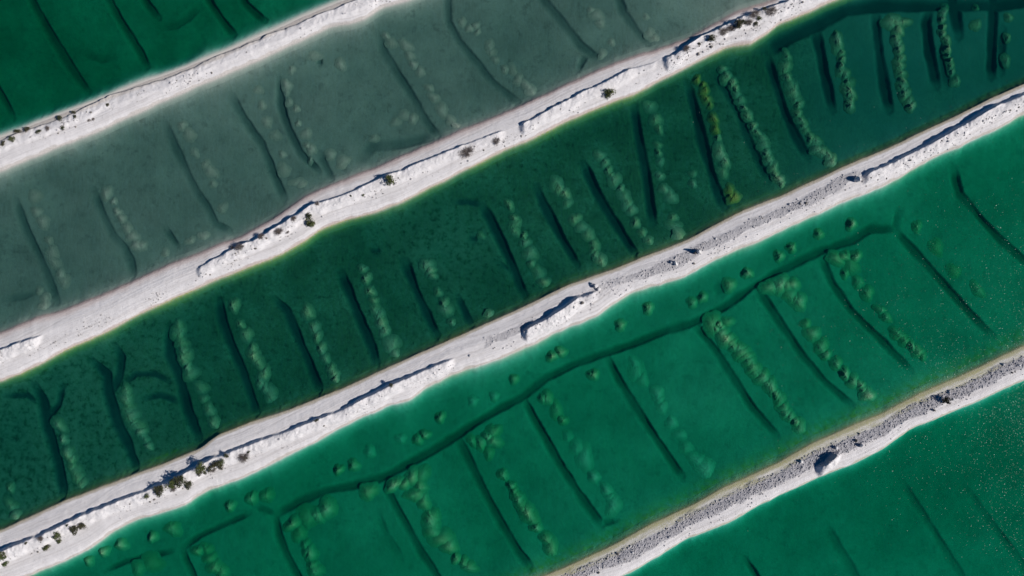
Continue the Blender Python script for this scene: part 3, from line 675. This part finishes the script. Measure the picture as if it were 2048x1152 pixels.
def rock_mesh(seed, sub=2):
    bm = bmesh.new(); bmesh.ops.create_icosphere(bm, subdivisions=sub, radius=1.0)
    r = np.random.default_rng(seed); pl_n = r.normal(size=(9, 3)); pl_n /= np.linalg.norm(pl_n, axis=1)[:, None]; off = r.uniform(.55, .9, 9)
    for v_ in bm.verts:
        c = np.array(v_.co)
        for n_, d_ in zip(pl_n, off):
            s_ = c @ n_
            if s_ > d_: c = c - n_ * (s_ - d_)
        v_.co = (c[0] * 1.1, c[1] * .95, c[2] * .8)
    me = bpy.data.meshes.new('rock'); bm.to_mesh(me); bm.free(); return me
ROCKM = []
for s_ in range(6): ROCKM.append(rock_mesh(40 + s_))
def variants(m):
    out = []
    for q in ROCKM:
        c = q.copy(); c.materials.append(m); out.append(c)
    return out
RV = {'grey': variants(M_ROCK), 'white': variants(M_WROCK), 'dark': variants(M_DROCK)}
def rock(k, x, y, r, tone, name, label, group, tall=1.0):
    o = link(name, random.choice(RV[tone]))
    z = land_at(k, x, y); s = r * S
    o.location = ((x - 1024) * S, (576 - y) * S, z + s * .42 * tall)
    o.scale = (s, s * random.uniform(.75, 1.1), s * tall); o.rotation_euler = (random.uniform(-.25, .25), random.uniform(-.25, .25), random.uniform(0, 6.28))
    return describe(o, label, 'rock' if name == 'rock' else 'boulder', group)
for k, x, y, r, tone, tall, lab in [
    (2, 1349, 527, 5.5, 'white', 1.6, 'white boulder on third causeway, smaller of the pair above the shore bend'),
    (2, 1341, 525, 3.5, 'white', 1.3, 'pale block leaning left of the smaller white boulder'),
    (2, 1394, 504, 5.5, 'white', 3.0, 'tall white boulder on third causeway with a long dark shadow'),
    (2, 1388, 507, 3.5, 'dark', 2.0, 'dark block against the tall white boulder'),
    (2, 1709, 360, 7, 'white', 2.0, 'white boulder at the left end of the long right hand spoil heap'),
    (2, 1190, 572, 6, 'grey', 1.2, 'grey boulder capping the rubble pile right of the highest heap'),
    (2, 1196, 578, 4.5, 'white', 1.1, 'white boulder beside the grey one on the rubble pile'),
    (2, 1184, 569, 4, 'grey', 1.2, 'small grey boulder at the left of the rubble pile'),
    (2, 1163, 606, 4, 'dark', 1.3, 'dark boulder on the white apron of the highest heap'),
    (3, 1718, 889, 4, 'white', 2.2, 'pointed white boulder on grey rubble above the white verge'),
    (3, 1709, 880, 3.6, 'dark', 1.5, 'dark boulder among grey rubble of southern causeway'),
    (3, 1669, 894, 4, 'grey', 1.6, 'grey boulder just above the white heap of southern causeway'),
    (3, 1600, 922, 4, 'white', 1.2, 'pale boulder at the rubble edge left of the white heap'),
    (3, 1864, 819, 3, 'dark', 1.6, 'dark boulder below the black bush of southern causeway')]:
    rock(k, x, y, r, tone, 'boulder', lab, None, tall)
def scatter(k, n, lo, hi, vr, tones, xr, label, group, cond=None):
    made = 0; tries = 0
    while made < n and tries < n * 60:
        tries += 1
        x = random.uniform(*xr); u, l = float(UP[k](x)), float(LO[k](x)); v_ = random.uniform(*vr); y = u + (l - u) * v_
        if not (-6 < y < 1158): continue
        if cond and not cond(x, y): continue
        e = random.random(); rock(k, x, y, lo + (hi - lo) * e ** 3, random.choice(tones), 'rock', label, group); made += 1
near = lambda k: (lambda x, y: 9 < (y - float(CR[k](x))) < 34 and float(vnoise(np.array([x]), np.array([y]), 45, 12)[0]) > .42)
scatter(0, 34, 1.3, 2.8, (.3, .8), ['grey', 'dark', 'grey'], (0, 700), 'small dark stone on the crest of northern causeway', 'stones along northern causeway', near(0))
scatter(1, 44, 1.2, 2.8, (.3, .85), ['grey', 'dark'], (380, 1330), 'small dark stone on the white back of second causeway heaps', 'stones along second causeway', near(1))
scatter(1, 34, 1.3, 3.4, (.3, .8), ['grey', 'dark'], (1340, 1640), 'dark stone among bushes at the right end of second causeway', 'stones at the right end of second causeway')
scatter(2, 36, 1.2, 2.6, (.35, .85), ['grey', 'dark'], (0, 900), 'small dark stone on the white back of third causeway heaps', 'stones along left part of third causeway', near(2))
scatter(2, 56, 1.3, 3.0, (.3, .8), ['grey', 'grey', 'dark', 'white'], (930, 1720), 'small stone on the rubble stretch of third causeway', 'stones on middle part of third causeway')
scatter(2, 30, 1.3, 2.8, (.5, .85), ['grey', 'dark'], (1720, 2048), 'small stone on the pale back of the long right hand heap', 'stones on right part of third causeway')
scatter(3, 66, 1.4, 3.6, (.22, .66), ['grey', 'grey', 'dark', 'white'], (1130, 2048), 'loose stone among grey rubble of southern causeway', 'stones on southern causeway')
# gravel too small to count
def gravel(k, n, cond_r, label):
    base = rock_mesh(99, 1); nv = len(base.vertices); co = np.empty(nv * 3); base.vertices.foreach_get('co', co); co = co.reshape(-1, 3)
    fi = np.array([list(p_.vertices) for p_ in base.polygons])
    xs = rng.uniform(-60, 2108, n * 12); u, l = UP[k](xs), LO[k](xs); ys = u + (l - u) * rng.uniform(.2, .92, xs.size)
    ok = (ys > -60) & (ys < 1212); xs, ys = xs[ok], ys[ok]
    e = ys - CR[k](xs); pr = np.maximum(rubble(k, xs, ys), cond_r * sstep(.42, .62, vnoise(xs, ys, 36, 12)) * sstep(6, 14, e) * sstep(42, 28, e))
    ok = rng.random(xs.size) < pr; xs, ys = xs[ok][:n], ys[ok][:n]
    z = land(k, xs[None], ys[None])[0][0]
    s_ = (.05 + .16 * rng.random(xs.size) ** 4); a = rng.uniform(0, 6.28, xs.size); ca, sa = np.cos(a), np.sin(a)
    P3 = np.empty((xs.size, nv, 3))
    P3[:, :, 0] = (xs[:, None] - 1024) * S + s_[:, None] * (ca[:, None] * co[None, :, 0] - sa[:, None] * co[None, :, 1])
    P3[:, :, 1] = (576 - ys[:, None]) * S + s_[:, None] * (sa[:, None] * co[None, :, 0] + ca[:, None] * co[None, :, 1])
    P3[:, :, 2] = z[:, None] + s_[:, None] * (.35 + co[None, :, 2])
    ff = (fi[None] + (np.arange(xs.size) * nv)[:, None, None]).reshape(-1, 3)
    o = link('gravel', mesh_np('gravel', P3.reshape(-1, 3), ff, smooth=False), M_ROCK if k >= 2 else M_SHADE_GRAVEL); describe(o, label, 'gravel', kd='stuff')
gravel(0, 500, .5, 'fine gravel toned dark like shadow specks on northern causeway')
gravel(1, 900, .5, 'fine gravel toned dark like shadow specks on second causeway')
gravel(2, 2600, .4, 'grey gravel spread over third causeway')
gravel(3, 7500, .1, 'grey gravel covering southern causeway')

# ------------------------------------------------------------------ shrubs
def leaf_material(name, c1, c2, c3):
    m = mat(name); t = NT(m); oi = t.n('ObjectInfo').outputs['Random']; g = t.n('NewGeometry'); 
    c = t.mix(g.outputs['Random Per Island'], c1, c2); c = t.mix(t.math('MULTIPLY', oi, .5), c, c3)
    t.out(c, .75, spec=.25); return m
M_LEAF = leaf_material('green_shrub_leaf', (.045, .075, .022), (.095, .115, .030), (.10, .085, .035))
M_LEAFD = leaf_material('dark_shrub_leaf', (.030, .045, .022), (.075, .070, .032), (.085, .065, .035))
M_TWIG = leaf_material('grey_dead_twig', (.20, .165, .15), (.11, .09, .08), (.16, .13, .115))
M_BARK = mat('shrub_bark'); t = NT(M_BARK); t.out(t.mix(t.noise(t.pos(), 8), (.14, .105, .08), (.08, .06, .045)), .95)
def foliage_mesh(seed, dense=1.0):
    r = np.random.default_rng(seed); nc = 11; V_, F_ = [], []
    cl = []
    for i in range(nc):
        a = r.uniform(0, 6.28); q = .68 * math.sqrt(r.random()); cl.append((q * math.cos(a), q * math.sin(a), r.uniform(.35, .95) * (1 - .45 * q), r.uniform(.26, .44)))
    for cx, cy, cz, cr in cl:
        for j in range(int(34 * dense)):
            d = r.normal(size=3); d /= np.linalg.norm(d); p = np.array([cx, cy, cz]) + d * cr * r.uniform(.65, 1.08)
            p[2] = max(p[2], .06)
            n = d + r.normal(size=3) * .5; n /= np.linalg.norm(n); a = np.cross(n, r.normal(size=3)); a /= np.linalg.norm(a); b = np.cross(n, a)
            l, w_ = r.uniform(.08, .15), r.uniform(.045, .08); i0 = len(V_)
            V_ += [p - a * l, p + b * w_, p + a * l, p - b * w_]; F_.append((i0, i0 + 1, i0 + 2, i0 + 3))
    return mesh_np('foliage', np.array(V_), np.array(F_), smooth=False)
def sticks(name, seed, n, spread, thick):
    r = np.random.default_rng(seed); V_, F_ = [], []
    def seg(p, q, r0, r1):
        d = q - p; d /= np.linalg.norm(d); a = np.cross(d, [.3, .5, .8]); a /= np.linalg.norm(a); b = np.cross(d, a); i0 = len(V_)
        for c, rr in ((p, r0), (q, r1)):
            for j in range(3):
                t_ = j * 2.0944; V_.append(c + (a * math.cos(t_) + b * math.sin(t_)) * rr)
        for j in range(3):
            k_ = (j + 1) % 3; F_.append((i0 + j, i0 + k_, i0 + 3 + k_, i0 + 3 + j))
    for i in range(n):
        a = r.uniform(0, 6.28); tip = np.array([math.cos(a), math.sin(a), 0]) * spread * math.sqrt(r.random()); tip[2] = r.uniform(.35, .95) * (1.05 - .5 * np.hypot(*tip[:2]))
        root = np.array([tip[0] * .12, tip[1] * .12, -.06]); mid = (root + tip) / 2 + r.normal(size=3) * .07; mid[2] += .08
        seg(root, mid, thick, thick * .7); seg(mid, tip, thick * .7, thick * .3)
        for j in range(3):
            e = mid + (tip - mid) * r.random() ; f_ = e + r.normal(size=3) * .2; f_[2] = max(f_[2], .03); seg(e, f_, thick * .45, thick * .25)
    return mesh_np(name, np.array(V_), np.array(F_), smooth=False)
SH = {}
for nm, m in (('green', M_LEAF), ('dark', M_LEAFD)):
    SH[nm] = []
    for s_ in range(5):
        f = foliage_mesh(500 + s_ + (20 if nm == 'dark' else 0)); f.materials.append(m); st = sticks('stem', 600 + s_, 9, .75, .03); st.materials.append(M_BARK); SH[nm].append((f, st))
SH['grey'] = []
for s_ in range(4):
    f = sticks('twigs', 700 + s_, 120, 1.0, .022); f.materials.append(M_TWIG); st = sticks('stem', 720 + s_, 12, .8, .035); st.materials.append(M_BARK); SH['grey'].append((f, st))
def shrub(k, x, y, r, tone, label, ell=1.0, hgt=1.0, group=None):
    root = empty('shrub', ((x - 1024) * S, (576 - y) * S, land_at(k, x, y) - .03), random.uniform(0, 6.28) if ell == 1 else math.radians(20))
    s = r * S * 1.2; root.scale = (s * ell, s, s * hgt)
    f, st = random.choice(SH[tone])
    link('twigs' if tone == 'grey' else 'foliage', f, None, root); link('stem', st, None, root)
    return describe(root, label, 'shrub', group)
G1, G2, G2R, G3 = 'low bushes on northern causeway', 'bushes on second causeway', 'bushes at the right end of second causeway', 'bushes on third causeway'
SHRUBS = [
 (0, 123, 239, 6, 'dark', 'dark bush on northern causeway crest, largest of those near its shadow line', 1.2, .9, G1),
 (0, 153, 227, 4.5, 'dark', 'tiny bush just below the crest shadow, upper one of a pair on northern causeway', 1.2, .7, G1),
 (0, 156, 236, 4, 'dark', 'tiny bush, lower one of the pair on northern causeway', 1, .7, G1),
 (0, 101, 259, 5, 'grey', 'small grey bush left of centre in the open white patch of northern causeway', 1, .7, G1),
 (0, 83, 266, 5, 'dark', 'small oblong bush on open white marl of northern causeway', 1.3, .7, G1),
 (0, 130, 258, 5, 'dark', 'small dark bush lowest on the white patch of northern causeway', 1.2, .7, G1),
 (0, 59, 261, 6, 'dark', 'brownish bush on northern causeway shadow line near the left edge', 1.3, .8, G1),
 (0, 38, 264, 6, 'dark', 'dark bush touching the shadow left of the brownish bush on northern causeway', 1.5, .7, G1),
 (0, 31, 280, 6, 'green', 'olive bush second from the left edge on northern causeway', 1.1, .8, G1),
 (0, 13, 288, 5.5, 'dark', 'round dark bush beside the left edge on northern causeway', 1, .8, G1),
 (0, 2, 291, 6, 'dark', 'dark bush cut by the left edge on northern causeway', 1, .8, G1),
 (0, 220, 212, 3.4, 'dark', 'tiny lone dark bush farthest right on northern causeway', 1.3, .7, G1),
 (0, 191, 240, 3, 'grey', 'tiny twiggy bush, right one of a low pair on northern causeway', 1, .7, G1),
 (0, 182, 242, 3, 'grey', 'tiny twiggy bush, left one of a low pair on northern causeway', 1.2, .7, G1),
 (1, 1217, 189, 11, 'green', 'round green bush alone on the lower slope of second causeway', 1, 1.1, G2),
 (1, 781, 365, 11, 'green', 'green and brown bush on the shadow line mid second causeway', 1, 1.1, G2),
 (1, 934, 306, 12, 'grey', 'largest grey leafless bush on second causeway', 1.4, .55, G2),
 (1, 992, 284, 7.5, 'grey', 'small grey leafless bush right of the largest grey one', 1.1, .6, G2),
 (1, 729, 392, 3, 'green', 'tiny bright green bush on white marl left of the green and brown bush', 1, .8, G2),
 (1, 705, 394, 2.6, 'dark', 'tiny dark tuft at the shadow line left of the tiny green bush', 1, .8, G2),
 (1, 624, 445, 10, 'green', 'green bush with brown top and a broad shadow on second causeway', 1, 1.1, G2),
 (1, 621, 435, 8, 'dark', 'brown bush pressed against the upper side of a green bush', 1, 1.0, G2),
 (1, 639, 409, 5, 'grey', 'small grey bush on the shadow line above the green bush with brown top', 1, .7, G2),
 (1, 592, 439, 6, 'grey', 'round grey bush on the shadow line left of the green bush with brown top', 1, .7, G2),
 (1, 563, 464, 7, 'grey', 'oval grey bush on open marl below the shadow line of second causeway', 1.45, .6, G2),
 (1, 578, 465, 3.6, 'grey', 'tiny grey bush at the right of the oval grey one', 1.2, .6, G2),
 (1, 528, 474, 6, 'grey', 'grey bush straddling the shadow line left of the oval grey one', 1.2, .7, G2),
 (1, 484, 495, 7, 'grey', 'broad grey bush near the left end of the second causeway heap', 1.4, .7, G2),
 (1, 469, 497, 5, 'grey', 'small grey bush half in shadow left of the broad grey one', 1, .8, G2),
 (1, 538, 477, 2.6, 'grey', 'tiny grey tuft below the straddling grey bush', 1, .7, G2),
 (1, 7, 703, 5, 'grey', 'grey bush on the short heap at the left edge of second causeway', 1.2, .6, G2),
 (1, 1419, 82, 8.5, 'dark', 'blackish bush alone left of the bush group at the right end', 1.1, .9, G2R),
 (1, 1471, 53, 10, 'dark', 'tall dark bush in the centre of the right end group', 1, 1, G2R),
 (1, 1481, 50, 7, 'dark', 'dark bush touching the right side of the tall central one', 1, 1, G2R),
 (1, 1494, 50, 7, 'grey', 'grey bush below the wide twiggy one in the right end group', 1.2, .7, G2R),
 (1, 1513, 42, 5.5, 'green', 'small green bush, upper right one of a pair in the right end group', 1, .8, G2R),
 (1, 1508, 51, 6, 'dark', 'small dark bush, lower one of a pair in the right end group', 1, .8, G2R),
 (1, 1504, 33, 7, 'grey', 'wide twiggy bush along the shadow in the right end group', 1.9, .6, G2R),
 (1, 1443, 68, 7, 'grey', 'grey scrub between the lone blackish bush and the tall one', 1.5, .6, G2R),
 (1, 1459, 61, 7, 'grey', 'grey scrub touching the left of the tall dark bush', 1.4, .6, G2R),
 (1, 1537, 28, 9, 'grey', 'spreading grey green bush farthest right in the group', 1.3, .6, G2R),
 (1, 1525, 23, 5, 'dark', 'dark bush in the shadow at the top of the right end group', 1.1, .8, G2R),
 (1, 1395, 93, 3.4, 'dark', 'tiny dark bush below the shadow at the far left of the right end group', 1, .8, G2R),
 (1, 1369, 102, 7, 'grey', 'brownish grey bush on the tip of the right end heap', 1.1, .7, G2R),
 (2, 21, 1103, 9, 'green', 'green bush at the left edge with its shadow on the heap', 1, 1, G3),
 (2, 21, 1122, 7, 'green', 'green bush below the other one at the left edge', 1.1, .8, G3),
 (2, 125, 1066, 9, 'green', 'round green bush alone between the left edge bushes and a dark pair', 1, .9, G3),
 (2, 158, 1055, 10, 'dark', 'bigger dark bush, left one of a touching pair on third causeway', 1, .95, G3),
 (2, 172, 1047, 8.5, 'dark', 'smaller dark bush, right one of a touching pair on third causeway', 1.1, .95, G3),
 (2, 101, 1092, 6, 'green', 'flat oblong olive bush on white marl below the round green one', 1.5, .8, G3),
 (2, 123, 1080, 5, 'green', 'small olive bush just under the round green one', 1.2, .7, G3),
 (2, 92, 1071, 6, 'grey', 'sparse twiggy bush by the shadow left of the round green one', 1.2, .7, G3),
 (2, 64, 1080, 3.4, 'dark', 'tiny dark bush by the shadow near the left edge of third causeway', 1, .8, G3),
 (2, 146, 1045, 3, 'dark', 'tiny dark tuft on the shadow line above the dark pair', 1, .8, G3),
 (2, 328, 976, 12, 'dark', 'large dark bush at the lower left of the main thicket', 1.05, 1, G3),
 (2, 351, 962, 10.5, 'green', 'olive bush in the middle of the main thicket', 1, 1, G3),
 (2, 354, 973, 7, 'grey', 'brown leafless bush under the middle of the main thicket', 1, .8, G3),
 (2, 369, 956, 12.5, 'dark', 'largest dark bush at the top right of the main thicket', 1.1, 1.1, G3),
 (2, 382, 966, 9.5, 'dark', 'brown edged bush at the lower right of the main thicket', 1.1, .9, G3),
 (2, 301, 988, 4.5, 'green', 'small flat green bush alone left of the main thicket', 1.5, .7, G3),
 (2, 411, 929, 11, 'green', 'large olive bush at the left of the upper thicket', 1.1, 1, G3),
 (2, 425, 935, 6.5, 'dark', 'small dark bush between the two big ones of the upper thicket', 1, .9, G3),
 (2, 438, 926, 10, 'dark', 'large dark bush in the right half of the upper thicket', 1.1, 1, G3),
 (2, 447, 930, 7.5, 'dark', 'dark bush at the lower right end of the upper thicket', 1, .9, G3),
 (2, 450, 920, 6, 'green', 'small green bush at the top right end of the upper thicket', 1, .9, G3),
 (2, 406, 942, 6.5, 'dark', 'low dark bush below the large olive one of the upper thicket', 1.2, .8, G3),
 (2, 416, 942, 4.5, 'dark', 'tiny low bush right of the low dark one under the upper thicket', 1, .8, G3),
 (2, 429, 938, 5, 'grey', 'grey tuft along the lower edge of the upper thicket', 1.2, .7, G3),
 (2, 460, 906, 5.5, 'dark', 'dark bush on the shadow line right of the upper thicket', 1, 1, G3),
 (2, 491, 910, 11, 'grey', 'sparse spreading twiggy bush on white marl right of the upper thicket', 1.2, .6, G3),
 (2, 494, 913, 5, 'green', 'green tuft growing through the sparse twiggy bush', 1, .9, G3),
 (2, 503, 900, 3.4, 'dark', 'tiny dark tuft above the sparse twiggy bush', 1, .9, G3),
 (2, 785, 768, 4.5, 'dark', 'lone dark bush on the heap crest mid third causeway', 1.2, .9, G3),
 (2, 637, 838, 4, 'dark', 'lone dark tuft under the shadow line left of mid third causeway', 1.3, .8, G3),
 (3, 1885, 799, 8, 'dark', 'black bush with a long shadow alone on southern causeway', 1, 1.7, None)]
for q in SHRUBS: shrub(*q[:6], ell=q[6], hgt=q[7], group=q[8])
